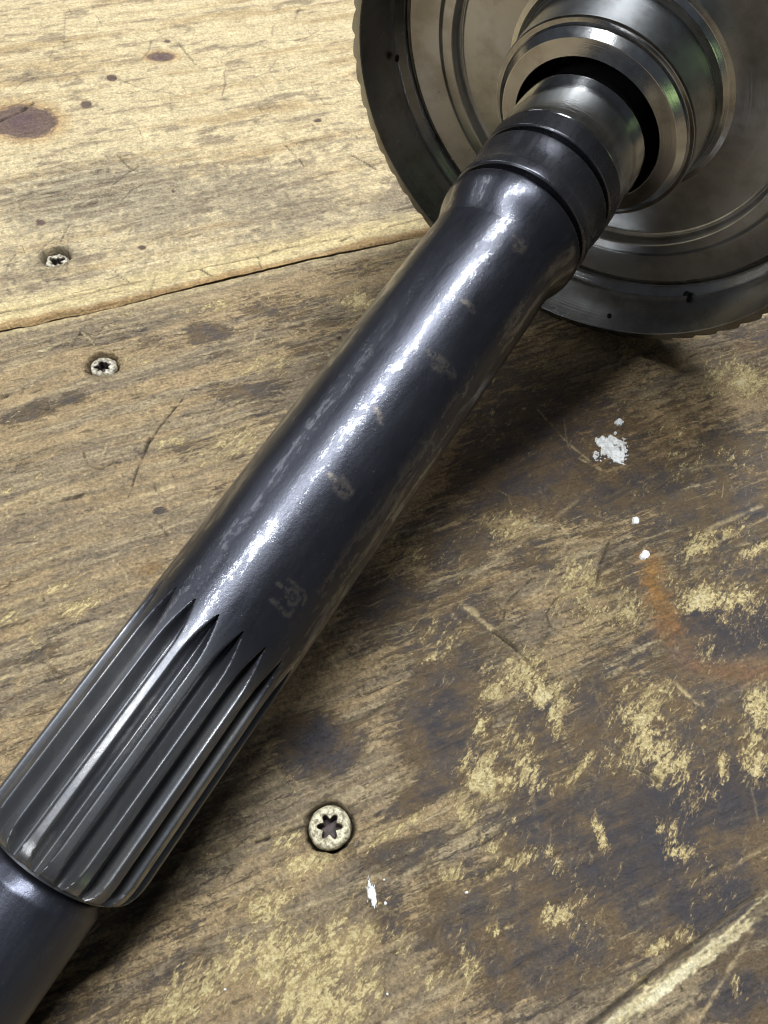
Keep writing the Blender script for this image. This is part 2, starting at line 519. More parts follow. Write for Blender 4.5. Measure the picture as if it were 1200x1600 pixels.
BARE = [  # px, py, rx, ry, angle, strength
    (755, 1215, 42, 52, 20, .95), (728, 1262, 30, 45, 0, .75), (815, 1185, 30, 60, 10, .55), (905, 1203, 9, 40, -40, 1.2),
    (937, 1303, 13, 44, 15, 1.25), (870, 1125, 24, 34, 0, .5), (990, 1110, 45, 60, -20, .62), (1045, 1200, 45, 28, 30, .6),
    (1000, 1175, 60, 45, 0, .5), (1088, 938, 34, 20, 20, .8), (1152, 930, 36, 18, 10, .5), (1190, 1100, 32, 48, 0, 1.1),
    (1180, 1180, 25, 50, 0, .6), (1180, 860, 42, 12, 25, 1.0), (1105, 845, 60, 26, 20, .68), (960, 965, 70, 40, 20, .68),
    (900, 900, 60, 55, 0, .45), (815, 1045, 48, 45, -30, .75), (852, 1082, 26, 18, 40, 1.1), (770, 1080, 22, 18, 0, .8),
    (750, 1140, 14, 40, 0, .6), (630, 1292, 80, 12, 32, 1.1), (490, 1345, 60, 22, 15, .95), (450, 1310, 60, 25, 15, .5),
    (480, 1500, 230, 80, 15, .55), (520, 1560, 120, 60, 0, .75), (560, 1470, 70, 60, 0, .5), (330, 1520, 120, 55, 35, .52),
    (700, 1370, 24, 22, 0, .9), (810, 1345, 60, 16, 25, .6), (765, 1325, 24, 20, 0, .7), (868, 1432, 30, 24, 30, .9),
    (773, 1450, 14, 40, 10, .8), (725, 1490, 12, 40, 15, .6), (1030, 1478, 26, 14, 35, 1.1), (1075, 1465, 22, 20, 0, .8),
    (1000, 1535, 30, 14, -30, .9), (1040, 1300, 22, 26, 0, .55), (1060, 1330, 30, 15, 0, .5), (1130, 1190, 8, 40, 0, .5),
    (705, 1520, 80, 60, 0, .35), (640, 870, 55, 35, 0, .35), (600, 850, 40, 60, 0, .2), (790, 820, 50, 30, 0, .4),
    (760, 560, 20, 40, 20, .5), (1150, 580, 60, 50, 0, .7), (1000, 545, 30, 20, 0, .4), (265, 690, 36, 13, 12, .85),
    (95, 915, 50, 10, 25, .9), (120, 940, 60, 24, 25, .7), (60, 1000, 14, 40, 35, .4), (15, 965, 26, 10, 30, .8),
    (60, 745, 16, 7, 20, 1.0), (10, 765, 20, 10, 20, .8), (560, 470, 30, 18, 0, .7), (575, 500, 18, 12, 0, .6),
    (330, 480, 50, 12, 12, .45), (400, 580, 60, 20, 15, .45), (350, 700, 70, 30, 15, .35), (220, 560, 70, 20, 15, .3),
    (640, 1490, 30, 50, 0, .5), (410, 1420, 60, 30, 30, .5), (250, 1590, 90, 30, 20, .6), (1150, 1540, 16, 40, 20, .5),
]
GRIME = [
    (495, 1165, 62, 52, 0, 1.05), (60, 640, 60, 20, 18, .8), (112, 622, 40, 14, 15, .8), (322, 520, 40, 18, 5, .8),
    (690, 1120, 60, 90, 0, .75), (1080, 1250, 150, 55, 15, .85), (980, 1370, 170, 70, 20, .75), (720, 1440, 70, 70, 0, .5),
    (1110, 1420, 90, 55, 20, .9), (930, 1100, 40, 70, 0, .55), (840, 1120, 30, 80, 0, .6), (1140, 985, 85, 50, 10, 1.35),
    (650, 1245, 70, 18, 32, .8), (640, 1330, 60, 30, 10, .6), (830, 870, 50, 30, 0, .55), (980, 770, 80, 26, 20, .55),
    (730, 850, 80, 35, 10, .5), (600, 930, 60, 40, 0, .55), (850, 1510, 120, 60, 15, .7), (1160, 1560, 60, 50, 0, .8),
    (610, 1420, 30, 45, 0, .4), (280, 850, 40, 14, 15, .5), (300, 700, 50, 20, 12, .4), (200, 530, 120, 30, 12, .35),
    (430, 470, 90, 34, 10, .35), (390, 610, 60, 16, 10, .35), (250, 798, 16, 9, 0, 1.2), (40, 720, 60, 20, 15, .4),
    (60, 1020, 50, 12, 25, .4), (150, 960, 60, 14, 25, .3), (740, 960, 60, 60, 0, .25), (680, 980, 60, 40, 0, .3),
    (1150, 700, 60, 40, 0, .4), (560, 1600, 40, 20, 0, .4), (1170, 800, 60, 30, 0, .35), (540, 420, 120, 16, 10, .45),
    (120, 540, 140, 16, 12, .35), (900, 640, 200, 60, 0, .2), (760, 760, 160, 60, 30, .25), (1010, 1150, 16, 60, 20, .4),
    (990, 1300, 120, 30, 15, .6), (830, 1250, 30, 60, 0, .55), (880, 1290, 30, 60, 0, .5), (330, 770, 60, 16, 15, .35),
]
WARM = [(850, 700, 260, 110, 10, .8), (1000, 700, 180, 60, 10, .6), (235, 888, 34, 14, 15, .7), (1025, 900, 18, 45, 0, .9),
        (1050, 965, 34, 45, -40, .9), (620, 1150, 90, 90, 0, .35), (660, 1230, 40, 90, -35, .4), (1120, 1045, 110, 22, -8, .75),
        (800, 900, 120, 40, 30, .4), (700, 950, 100, 60, 0, .35), (760, 1480, 120, 80, 0, .3), (1080, 640, 60, 60, 0, .4),
        (250, 1110, 60, 30, 0, .3), (640, 1350, 60, 40, 0, .3), (1180, 540, 60, 30, 0, .5)]
PALE_LINES = [  # bright worn grain lines and scratches
    ([(0, 1019), (87, 973)], 5, .8), ([(0, 1062), (134, 990), (195, 960)], 6, .85), ([(0, 1127), (32, 1107), (98, 1073), (150, 1035)], 6, .7),
    ([(0, 795), (75, 762), (140, 738)], 4, .6), ([(0, 857), (175, 790), (300, 750)], 5, .6), ([(125, 860), (225, 825), (300, 800)], 4, .55),
    ([(25, 670), (112, 642), (155, 630)], 4, .6), ([(15, 635), (87, 610), (160, 590)], 6, .5), ([(200, 779), (322, 740), (396, 712)], 5, .6),
    ([(252, 705), (357, 670), (445, 642)], 5, .55), ([(0, 905), (90, 868), (170, 838)], 4, .4), ([(270, 603), (180, 625), (60, 655)], 3, .35),
    ([(735, 905), (790, 862), (880, 800), (960, 730), (1025, 690)], 6, .5), ([(840, 640), (885, 690), (945, 738)], 3.0, .9),
    ([(905, 715), (940, 735)], 3.5, 1.1), ([(722, 943), (760, 975), (800, 1010), (845, 1052)], 8, 1.0),
    ([(830, 930), (870, 890), (885, 855)], 5, .5), ([(876, 820), (890, 838)], 4, .9), ([(1058, 1068), (1075, 1085), (1092, 1100)], 5, 1.2),
    ([(1090, 1600), (1130, 1530), (1180, 1450)], 5, .9), ([(1000, 1415), (1110, 1375), (1200, 1320)], 5, .5), ([(350, 455), (385, 475)], 3, .8),
    ([(390, 458), (425, 480)], 3, .7), ([(380, 500), (400, 520), (395, 540)], 3, .6), ([(960, 770), (1040, 735), (1140, 725)], 4, .4),
    ([(1100, 830), (1190, 790)], 5, .8), ([(1115, 850), (1200, 808)], 4, .8), ([(540, 1210), (600, 1150), (640, 1090), (680, 1065)], 5, .45),
    ([(560, 1330), (600, 1270), (650, 1200)], 5, .45), ([(838, 1290), (830, 1240), (815, 1200)], 6, .5), ([(880, 1010), (960, 955), (985, 930)], 5, .6),
    ([(1170, 1215), (1185, 1280)], 3, .5), ([(500, 1000), (540, 1060)], 5, .7), ([(660, 1000), (700, 1040)], 4, .3),
    ([(800, 655), (830, 700)], 3, .4), ([(1050, 1180), (1075, 1290)], 3, .25), ([(560, 800), (600, 790)], 3, .4),
]
CRACKS = [  # dark cuts: points, width px, strength, depth
    ([(400, 1316), (440, 1305), (482, 1288)], 3.0, 1, .05), ([(770, 985), (800, 1008), (835, 1042)], 4, 1, .06), ([(716, 945), (770, 990)], 2.4, .7, .03),
    ([(933, 925), (938, 885), (952, 848)], 3.4, .9, .04), ([(200, 775), (217, 730), (235, 690), (255, 662), (285, 625)], 2.4, .9, .04),
    ([(235, 685), (222, 715)], 3.6, 1, .05), ([(131, 708), (138, 728), (160, 733), (178, 722), (190, 722)], 2.6, .8, .03),
    ([(902, 922), (868, 936), (853, 958), (858, 978), (880, 993), (935, 995), (962, 988)], 2.2, .85, .02), ([(1000, 1198), (1032, 1218)], 5, .9, .05),
    ([(982, 1165), (990, 1180), (1055, 1212)], 2.5, .5, .02), ([(935, 1435), (960, 1458)], 4, .8, .03), ([(785, 970), (792, 940), (830, 905)], 2.4, .8, .03),
    ([(60, 648), (78, 638)], 3, .9, .04), ([(52, 612), (65, 606)], 3, .8, .04), ([(0, 622), (12, 618)], 4, .8, .04), ([(70, 790), (115, 778), (130, 772)], 3, .7, .03),
    ([(85, 745), (100, 742)], 3, .7, .02), ([(1070, 920), (1110, 885), (1180, 850)], 2.4, .7, .02), ([(1040, 1000), (1095, 965)], 2.4, .7, .02),
    ([(880, 1600), (890, 1400), (895, 1200), (885, 1130)], 2.2, .35, .01), ([(600, 1540), (600, 1460), (590, 1420)], 2.2, .4, .01),
    ([(1000, 1460), (990, 1400)], 2, .3, .01), ([(352, 668), (355, 690)], 3, .6, .02), ([(640, 1060), (600, 1100), (560, 1130)], 2.2, .5, .02),
    ([(700, 1240), (690, 1270), (600, 1330)], 2, .4, .01), ([(920, 1050), (945, 1120), (955, 1170)], 3, .5, .02), ([(920, 1190), (935, 1230)], 2.5, .5, .01),
    ([(290, 905), (310, 925)], 2, .3, .01), ([(250, 820), (262, 836)], 2.5, .6, .02), ([(100, 780), (130, 776)], 4, .7, .03),
    ([(380, 1380), (430, 1345)], 2, .3, .01), ([(1090, 1020), (1100, 1040)], 3, .6, .02), ([(1150, 1000), (1170, 1040)], 3, .5, .02), ([(965, 480), (965, 482)], 3, 0, 0),
    # upper board
    ([(-12, 196), (0, 190), (22, 180), (38, 172), (52, 162)], 4.2, 1.3, .06), ([(180, 122), (215, 138), (265, 147), (300, 155)], 1.8, .7, .02), ([(165, 147), (215, 147)], 1.8, .6, .02),
    ([(183, 243), (200, 262), (215, 270)], 2.6, .8, .03), ([(447, 230), (465, 248), (476, 262)], 2.2, .8, .03), ([(548, 243), (568, 254), (586, 266)], 2.4, .9, .03),
    ([(450, 112), (466, 103)], 2, .7, .02), ([(460, 32), (468, 15)], 3, .6, .02), ([(395, 70), (435, 82)], 1.8, .6, .01), ([(315, 423), (332, 433)], 3, .9, .03),
    ([(532, 378), (548, 370)], 3, .8, .03), ([(115, 393), (160, 388)], 1.8, .6, .02), ([(0, 496), (90, 474), (200, 455)], 2.0, .5, .02), ([(270, 128), (262, 142)], 1.6, .4, .01),
    ([(50, 235), (52, 228)], 2, .6, .01), ([(78, 92), (84, 74)], 2, .5, .01), ([(230, 42), (275, 65)], 1.6, .4, .01), ([(300, 60), (380, 125)], 1.6, .3, .01),
]
KNOTS = [(38, 191, 56, 29, 0), (252, 90, 24, 8, 0), (262, 66, 6, 3, 0), (175, 123, 9, 5, 0), (135, 164, 10, 7, 0), (64, 349, 8, 5, 0), (222, 388, 7, 4, 0),
         (496, 190, 7, 3.5, 0), (271, 300, 3, 3, 0), (530, 528, 4, 3.5, 0), (126, 523, 3.5, 3, 0), (470, 800, 0.1, 0.1, 0)]
GREY_UP = [(150, 300, 170, 55, 8, .75), (380, 300, 110, 50, 0, .5), (240, 320, 90, 50, 0, .6), (55, 118, 60, 16, 0, .55), (60, 340, 80, 30, 8, .4),
           (440, 330, 140, 40, 0, .4), (220, 440, 90, 18, 14, .5), (200, 455, 50, 12, 10, .5), (640, 340, 60, 50, 0, .9), (600, 380, 120, 16, 10, .6),
           (510, 50, 80, 16, 0, .25), (170, 125, 30, 8, 0, .4), (330, 270, 60, 20, 0, .4), (100, 400, 50, 20, 0, .35), (430, 370, 60, 14, 0, .3), (30, 430, 80, 30, 0, .3)]


def wood_fields(X, Y, board):
    """colour, wear and height of the boards' tops at points X, Y"""
    P = np.stack([X, Y], 1).astype(np.float32)
    u = X * PC + Y * PS
    v = -X * PS + Y * PC
    wx = fbm(X * .8, Y * .8, 3, 3) - .5
    wy = fbm(X * .8, Y * .8, 9, 3) - .5
    fine = fbm(X * 7, Y * 7, 21, 4, .65)                  # ragged edges
    fine2 = fbm(u * 2.2 + wx, v * 9 + wy, 31, 4, .6)      # grain-wise raggedness
    rag = (fine - .5) * 1.5 + (fine2 - .5) * .9
    grain = fbm(u * .22 + wx * .3, v * 3.0 + wx * 1.2, 41, 4, .6)
    gfine = fbm(u * .5, v * 11 + wx * 2, 51, 3, .6)
    broad = fbm(X * .35, Y * .35, 61, 4)
    n = len(X)
    c = np.zeros((n, 3), dtype=np.float32)
    z = np.zeros(n, dtype=np.float32)
    gloss = np.zeros(n, dtype=np.float32)
    bare = np.zeros(n, dtype=np.float32)
    over = np.zeros(n, dtype=np.float32)
    if board == 'upper':
        c[:] = (0.585, 0.465, 0.27)
        c = lerp(c, (0.40, 0.28, 0.135), sstep(grain, .42, .72) * .75)
        c = lerp(c, (0.30, 0.20, 0.10), sstep(gfine, .58, .8) * .45)
        g = np.zeros(n, dtype=np.float32)
        for px, py, rx, ry, a, s in GREY_UP:
            g = np.maximum(g, blob(P, px, py, rx, ry, a) * s)
        base_far = sstep(v, 22, 13.5)                       # greyer towards the joint
        g = g + base_far * .38
        c = lerp(c, (0.245, 0.200, 0.135), np.clip(sstep(g + rag * .6, .18, .9), 0, 1) * .8)
        spot = sstep(fbm(u * 1.1, v * 4.2, 71, 4, .6) + rag * .12, .60, .72)
        c = lerp(c, (0.17, 0.125, 0.085), spot * .6)
        # soft early wood scoured out between hard ridges
        st = 0.5 + 0.5 * np.sin(v * 17 + wx * 5 + grain * 5)
        rg = np.clip(blob(P, 120, 300, 190, 80, 5), 0, 1)
        c = lerp(c, (0.52, 0.44, 0.28), sstep(st, .62, .95) * rg * .45)
        z += (st - .5) * .022 * rg
        # worn lip along the joint
        lip = sstep(v, 14.05, 13.55) * sstep(v, 13.1, 13.3)
        c = lerp(c, (0.60, 0.47, 0.24), lip * (.45 + .5 * sstep(rag, -.5, .3)))
        ed = sstep(v + wx * .3, 13.30, 13.18)
        c = lerp(c, (0.36, 0.225, 0.095), ed * .85)
        over = np.maximum(over, np.maximum(lip * .8, ed))
        crk = sstep(np.abs(v - 13.5 - wx * .22), .035, .0) * sstep(fbm(u * .7, v * 0, 5, 2), .35, .5)
        c = lerp(c, (0.07, 0.045, 0.025), crk * .75)
        over = np.maximum(over, crk)
        z -= crk * .03
        for i, (px, py, rx, ry, a) in enumerate(KNOTS):
            if rx < 1:
                continue
            k = blob(P, px, py, rx, ry, a)
            kc = (0.165, 0.112, 0.085) if rx > 20 else (0.13, 0.095, 0.065)
            c = lerp(c, (0.42, 0.28, 0.13), sstep(blob(P, px, py, rx * 1.35, ry * 1.35, a) + rag * .1, .2, .6) * (.75 if rx > 20 else .12))
            c = lerp(c, kc, sstep(k + rag * .12, .38, .52))
            over = np.maximum(over, sstep(k + rag * .12, .3, .5))
            rings = .5 + .5 * np.sin(k * 26 + rag * 3)
            c = lerp(c, (0.105, 0.066, 0.052), rings * sstep(k, .4, .6) * .55)
            c = lerp(c, (0.12, 0.075, 0.075), sstep(k + rag * .25, .85, 1.05) * .8)
            c = lerp(c, (0.16, 0.08, 0.045), sstep(np.abs(k - .42) - rag * .02, .07, .0) * .6)
            z -= sstep(k, .3, .6) * .015
        bare += -.30 + (broad - .5) * .6
        gloss += g * .42 - .28 + (broad - .5) * .3
        z += (grain - .5) * .05 + (gfine - .5) * .03
    else:
        # oiled, handled brown board
        left = sstep(u + v * .2, 5.0, 1.0)                  # cleaner weathered grain on the left
        c[:] = (0.335, 0.24, 0.128)
        c = lerp(c, (0.175, 0.138, 0.095), sstep(grain + rag * .10, .40, .62) * .8)
        c = lerp(c, (0.41, 0.32, 0.185), sstep(gfine + (grain - .5) * .6 + rag * .1, .56, .78) * .65)
        st = 0.5 + 0.5 * np.sin(v * 6.3 + wx * 3.2 + grain * 5)
        c = lerp(c, (0.38, 0.29, 0.16), sstep(st, .86, 1.0) * left * .35 * sstep(rag, -.6, .3))
        z += (st - .5) * .03 * left
        w = np.zeros(n, dtype=np.float32)
        for px, py, rx, ry, a, s in WARM:
            w = np.maximum(w, blob(P, px, py, rx, ry, a) * s)
        c = lerp(c, (0.235, 0.142, 0.062), sstep(w + rag * .22, .15, .85) * .85)
        g = np.zeros(n, dtype=np.float32)
        for px, py, rx, ry, a, s in GRIME:
            g = np.maximum(g, blob(P, px, py, rx, ry, a) * s)
        rightside = sstep(u - v * .35, -.8, 3.0)
        g = np.maximum(g, 0) + rightside * .36 + (broad - .5) * 1.5 + rag * .22 - left * .05
        b = np.full(n, -.30, dtype=np.float32)
        for px, py, rx, ry, a, s in BARE:
            b = np.maximum(b, blob(P, px, py, rx, ry, a) * (s * .5 + .42) * 1.12 - .16)
        patch = fbm(X * 1.1, Y * 1.1, 91, 4)
        bare = b + (patch - .5) * 1.5 + rag * .34 - left * .08 + rightside * .06
        gloss = g.copy()
        z -= sstep(bare, .3, .6) * .022
        # the ring stain's orange edge
        oln, _ = line(P, [(1012, 868), (1018, 910), (1040, 965), (1072, 1000)], 46)
        mo = sstep(oln + rag * .8, .1, 1.15) * sstep(patch + rag * .2, .3, .6)
        c = lerp(c, (0.33, 0.165, 0.050), mo * .95)
        over = np.maximum(over, mo * .8)
        oln, _ = line(P, [(1035, 975), (1075, 1030), (1130, 1052), (1200, 1048)], 48)
        mo = sstep(oln + rag * .6, .1, 1.1)
        c = lerp(c, (0.21, 0.105, 0.055), mo * .7)
        over = np.maximum(over, mo * .65)
        # long splintered gouge
        gl, dd = line(P, [(930, 1628), (1000, 1566), (1060, 1524), (1105, 1485), (1160, 1446), (1205, 1405)], 17)
        gm_ = sstep(gl + rag * .55 + (fbm(u * .9, v * .9, 140, 3) - .5) * .5, .32, .5)
        c = lerp(c, (0.58, 0.48, 0.27), gm_)
        a3 = math.radians(34.7)
        fb = fbm((X * math.cos(a3) + Y * math.sin(a3)) * .9, (-X * math.sin(a3) + Y * math.cos(a3)) * 14, 123, 4, .62)
        c = lerp(c, (0.13, 0.10, 0.065), gm_ * sstep(fb, .50, .58) * .9)
        c = lerp(c, (0.74, 0.66, 0.44), gm_ * sstep(fb, .46, .38) * .7)
        z -= gm_ * (fb - .4) * .08
        z -= gm_ * .03 * fine
        gl2, _ = line(P, [(915, 1608), (990, 1548), (1095, 1466), (1195, 1388)], 7)
        c = lerp(c, (0.03, 0.024, 0.02), sstep(gl2 + rag * .3, .35, .8) * .8)
        z -= sstep(gl2, .2, .9) * .05
        over = np.maximum(over, sstep(gl2 + rag * .3, .35, .8))
        over = np.maximum(over, gm_ * .9)
        # dark glossy smear beside the splines
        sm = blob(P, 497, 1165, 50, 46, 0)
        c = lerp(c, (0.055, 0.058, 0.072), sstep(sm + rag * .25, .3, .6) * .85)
        gloss = np.maximum(gloss, sm * 1.3)
        bare -= sm * 1.2
        z += sm * (fine - .5) * .10
        # board edge along the joint: a pale split lip
        lip = sstep(v, 12.72, 12.9) * sstep(rag + wx, -.5, .35)
        c = lerp(c, (0.50, 0.39, 0.21), lip * .7)
        over = np.maximum(over, lip * .7)
        z += (grain - .5) * .06 + (gfine - .5) * .03
        for px, py, rx, ry, a in KNOTS[9:11]:
            c = lerp(c, (0.02, 0.016, 0.014), sstep(blob(P, px, py, rx, ry, a), .35, .6))
    for pts, w, s in PALE_LINES:
        if board == 'upper':
            break
        l, _ = line(P, pts, w * 1.25)
        mk = sstep(l + rag * .55, .25, .9) * min(1, s) * (.35 + .65 * sstep(fine2 + fine * .5, .62, .8))
        c = lerp(c, (0.50, 0.385, 0.205), mk * .8)
        z -= mk * .012
        over = np.maximum(over, mk * .8)
    for pts, w, s, dp in CRACKS:
        l, _ = line(P + np.stack([wx, wy], 1) * .06, pts, w * 1.15)
        mk = sstep(l + rag * .12, .2, .7) * min(1, s)
        mk = mk * (.45 + .55 * sstep(fine + fine2 * .5, .55, .8))
        c = lerp(c, (0.030, 0.022, 0.016), mk * .9)
        over = np.maximum(over, mk * .9)
        z -= mk * dp
    # many small random nicks and hairline scratches
    rng = random.Random(5 if board == 'upper' else 6)
    for k in range(70 if board == 'upper' else 170):
        if board == 'upper':
            px, py = rng.uniform(0, 640), rng.uniform(0, 450)
        else:
            px, py = rng.uniform(0, 1200), rng.uniform(430, 1600)
        L = rng.uniform(5, 26)
        a = rng.uniform(0, math.pi)
        bnd = rng.uniform(-.3, .3)
        pts = [(px, py), (px + L * math.cos(a), py + L * math.sin(a)), (px + 2 * L * math.cos(a + bnd), py + 2 * L * math.sin(a + bnd))]
        q = np.array([T(*p) for p in pts])
        lo, hi = q.min(0) - .3, q.max(0) + .3
        idx = np.nonzero((X > lo[0]) & (X < hi[0]) & (Y > lo[1]) & (Y < hi[1]))[0]
        if len(idx) == 0:
            continue
        l, _ = line(P[idx], pts, rng.uniform(1.2, 2.6))
        mk = sstep(l + rag[idx] * .25, .25, .8) * rng.uniform(.3, .9)
        pale = board != 'upper' and rng.random() < .45
        c[idx] = lerp(c[idx], (0.50, 0.40, 0.22) if pale else (0.04, 0.03, 0.022), mk * .8)
        z[idx] -= mk * .02
        over[idx] = np.maximum(over[idx], mk * .8)
    # craters round the screws
    for i, (px, py) in enumerate(SCREWS):
        s0 = T(px, py)
        dx = X - s0[0]
        dy = Y - s0[1]
        r = np.sqrt(dx * dx + dy * dy) + (fine - .5) * (.10 if i == 0 else .2)
        rr = .295 if i == 0 else .285
        hole = sstep(r, rr + .05, rr - .03)
        ring = sstep(r, rr + .16, rr + .04) * (1 - hole)
        z -= hole * .30
        z += ring * (.03 if i == 0 else .05) * (fine * 1.6 - .3)
        c = lerp(c, (0.035, 0.026, 0.018), hole)
        c = lerp(c, (0.10, 0.07, 0.035), ring * .5 * sstep(fine, .4, .6))
        over = np.maximum(over, np.maximum(hole, ring * .5))
    z += (fbm(X * 2.5, Y * 2.5, 101, 3) - .5) * .03 + (fine - .5) * .022
    return np.concatenate([np.clip(c, .01, .9), over[:, None]], 1), np.stack([gloss, fine, bare], 1), z


def axis_steps(lo, a, b, hi, fine, coarse):
    """fine steps between a and b, coarse ones out to lo and hi"""
    parts = []
    if lo < a:
        parts.append(np.arange(lo, a, coarse))
    parts.append(np.arange(a, b, fine))
    parts.append(np.arange(b, hi, coarse) if hi > b else np.array([]))
    return np.append(np.concatenate(parts), hi)


bench = empty("workbench")
bench["label"] = "weathered wooden workbench top of wide scarred planks under the steel shaft"
bench["category"] = "workbench"


def plank(us, vs, board, z0, dark_label, edge=.07):
    nu, nv = len(us), len(vs)
    uu, vv = np.meshgrid(us, vs, indexing='ij')
    u, v = uu.ravel(), vv.ravel()
    X, Y = u * PC - v * PS, u * PS + v * PC
    c, wear, z = wood_fields(X, Y, board)
    # rounded long edges, a little uneven along the board
    wob = (fbm(u * .5, u * 0 + 3, 7, 4) - .5) * .16
    e = np.minimum(v - vs[0], vs[-1] - v)
    e = e + wob * (e < .6)
    t = np.clip(1 - e / edge, 0, 1.3)
    z = z - edge * .8 * t ** 2
    V = np.stack([X, Y, z + z0], 1)
    faces = [grid_faces(nu, nv)]
    # sides and underside
    loop = [j for j in range(nv)] + [i * nv + nv - 1 for i in range(1, nu)] + \
           [(nu - 1) * nv + j for j in range(nv - 2, -1, -1)] + [i * nv for i in range(nu - 2, 0, -1)]
    loop = np.array(loop)
    low = V[loop].copy()
    low[:, 2] = -2.2
    k = len(V)
    m_ = len(loop)
    nx = (np.arange(m_) + 1) % m_
    side = np.stack([loop, loop[nx], k + nx, k + np.arange(m_)], 1)
    allV = np.concatenate([V, low])
    F_ = np.concatenate([faces[0], side])
    o = make("plank", allV, F_[:, ::-1] if False else F_, M_WOOD, bench, True)
    me = o.data
    cc = np.ones((len(allV), 4), dtype=np.float32)
    cc[:k] = c
    cc[k:, :3] = np.array((0.22, 0.15, 0.08))
    at = me.color_attributes.new('wood_colour', 'FLOAT_COLOR', 'POINT')
    at.data.foreach_set('color', cc.ravel())
    ww = np.zeros((len(allV), 3), dtype=np.float32)
    ww[:k] = wear
    a2 = me.attributes.new('wood_wear', 'FLOAT_VECTOR', 'POINT')
    a2.data.foreach_set('vector', ww.ravel())
    if dark_label:
        o["label"] = dark_label
    return o


low_plank = plank(axis_steps(-16, -4.2, 16, 34, .026, .4), axis_steps(-3.2, -2.2, 13.02, 13.03, .021, .1), 'lower', 0.0,
                  "dirty brown plank with yellow scuffs")
up_plank = plank(axis_steps(-16, -3.5, 16.5, 34, .036, .4), axis_steps(13.06, 13.07, 27.6, 29, .030, .25), 'upper', 0.03,
                 "paler plank with brown knots")
plank(np.arange(-16, 34.1, .25), np.arange(-15, -3.25, .12), 'lower', -.02, "")
plank(np.arange(-16, 34.1, .3), np.arange(29.06, 42, .2), 'upper', .0, "")


# ------------------------------------------------------------------ screws
def screw(px, py, mat, rad, seed, rough, z0):
    """countersunk head: domed ring with a six-lobed recess"""
    rng = np.random.RandomState(seed)
    N = 96
    th = np.linspace(0, 2 * np.pi, N, endpoint=False)
    if seed != 1:
        wob_ = sum(rng.uniform(-.09, .09) * np.cos(k * th + rng.uniform(0, 6)) for k in range(1, 9))
    lobes = rad * (.50 + wob_) if seed != 1 else rad * (np.where(seed == 1, .46, .52) + .13 * np.cos(6 * th)) + (0 if seed == 1 else 1) * rng.randn(N) * .006
    jag = np.interp(np.arange(N), np.arange(0, N + 4, 4), np.append(rng.randn(N // 4), 0)) * rough
    rows = []
    for r, z in ((lobes * .96, -.20), (lobes, -.03), (lobes + .012, .0), (rad * .68 + 0 * th, .012), (rad * .86 + jag * .3, .004),
                 (rad * .97 + jag * .6, -.035), (rad + jag, -.10), (rad * .8 + 0 * th, -.3)):
        jz = jag * .25 if r is not lobes else 0
        rows.append(np.stack([r * np.cos(th), r * np.sin(th), z + jz + 0 * th], 1))
    V = np.concatenate([np.array(rows).reshape(-1, 3), [[0, 0, -.17]]])
    q = grid_faces(len(rows), N, True)
    F_ = [tuple(f) for f in q] + [(len(V) - 1, (i + 1) % N, i) for i in range(N)]
    fm = [1 if i < N * 1 else 0 for i in range(len(q))] + [1] * N
    o = make("screw", V, F_, mat, None, True, mats=[mat, M_RUST], fmat=fm, sharp=50)
    c = T(px, py)
    o.parent = low_plank if py > 500 else up_plank
    o.location = (c[0] * U, c[1] * U, z0 * U)
    o.rotation_euler = (rng.uniform(-.05, .05), rng.uniform(-.05, .05), rng.uniform(0, 1))
    return o


screw(515, 1292, M_SCREW, .285, 1, .004, .035)["label"] = "cream crusted screw head with star recess"
screw(160, 571, M_SCREW_PALE, .25, 2, .022, -.02)["label"] = "ragged pale screw sunk in a hole"
screw(88, 404, M_SCREW_PALE, .25, 3, .028, -.06)["label"] = "ragged pale screw sunk near the joint"


# ------------------------------------------------------------------ dried paint
def paint(px, py, rx, ry, seed, ang=0.0):
    c = T(px, py)
    a = math.radians(ang)
    e1 = T(px + rx * math.cos(a), py - rx * math.sin(a)) - c
    e2 = T(px + ry * math.sin(a), py + ry * math.cos(a)) - c
    N = 74 if max(rx, ry) > 12 else 26
    g_ = np.linspace(-1.5, 1.5, N)
    gx, gy = np.meshgrid(g_, g_, indexing='ij')
    gx, gy = gx.ravel(), gy.ravel()
    k = 1.6 if N > 30 else 1.0
    fld = 1 - np.hypot(gx, gy) + (fbm(gx * 1.5 * k + seed, gy * 1.5 * k, seed, 3) - .5) * (1.3 if N > 30 else .6) - (0 if N > 30 else .12) + (fbm(gx * 6 * k + seed, gy * 6 * k, seed + 5, 3, .7) - .5) * (1.0 if N > 30 else .4)
    z = .022 * np.sqrt(np.clip(fld, 0, 1)) + .028 + (fbm(gx * 5, gy * 5, seed + 9, 2) - .5) * .02
    fld = np.where(np.maximum(abs(gx), abs(gy)) > 1.45, -1, fld)
    z = np.where(fld < .08, -.02, z)
    V = np.column_stack([gx[:, None] * e1 + gy[:, None] * e2, z])
    q = grid_faces(N, N)
    q = q[(fld[q] > .0).sum(1) >= 3]
    used, inv = np.unique(q, return_inverse=True)
    o = make("paint_spot", V[used], inv.reshape(-1, 4), M_PAINT, low_plank, True)
    o.location = (c[0] * U, c[1] * U, surface_z(c) * U)
    return o


_lv = None


def surface_z(c):
    global _lv
    if _lv is None:
        _lv = np.empty(len(low_plank.data.vertices) * 3, dtype=np.float32)
        low_plank.data.vertices.foreach_get('co', _lv)
        _lv = _lv.reshape(-1, 3) / U
    d = (_lv[:, 0] - c[0]) ** 2 + (_lv[:, 1] - c[1]) ** 2
    idx = np.argpartition(d, 200)[:200]
    return float(_lv[idx, 2].mean())


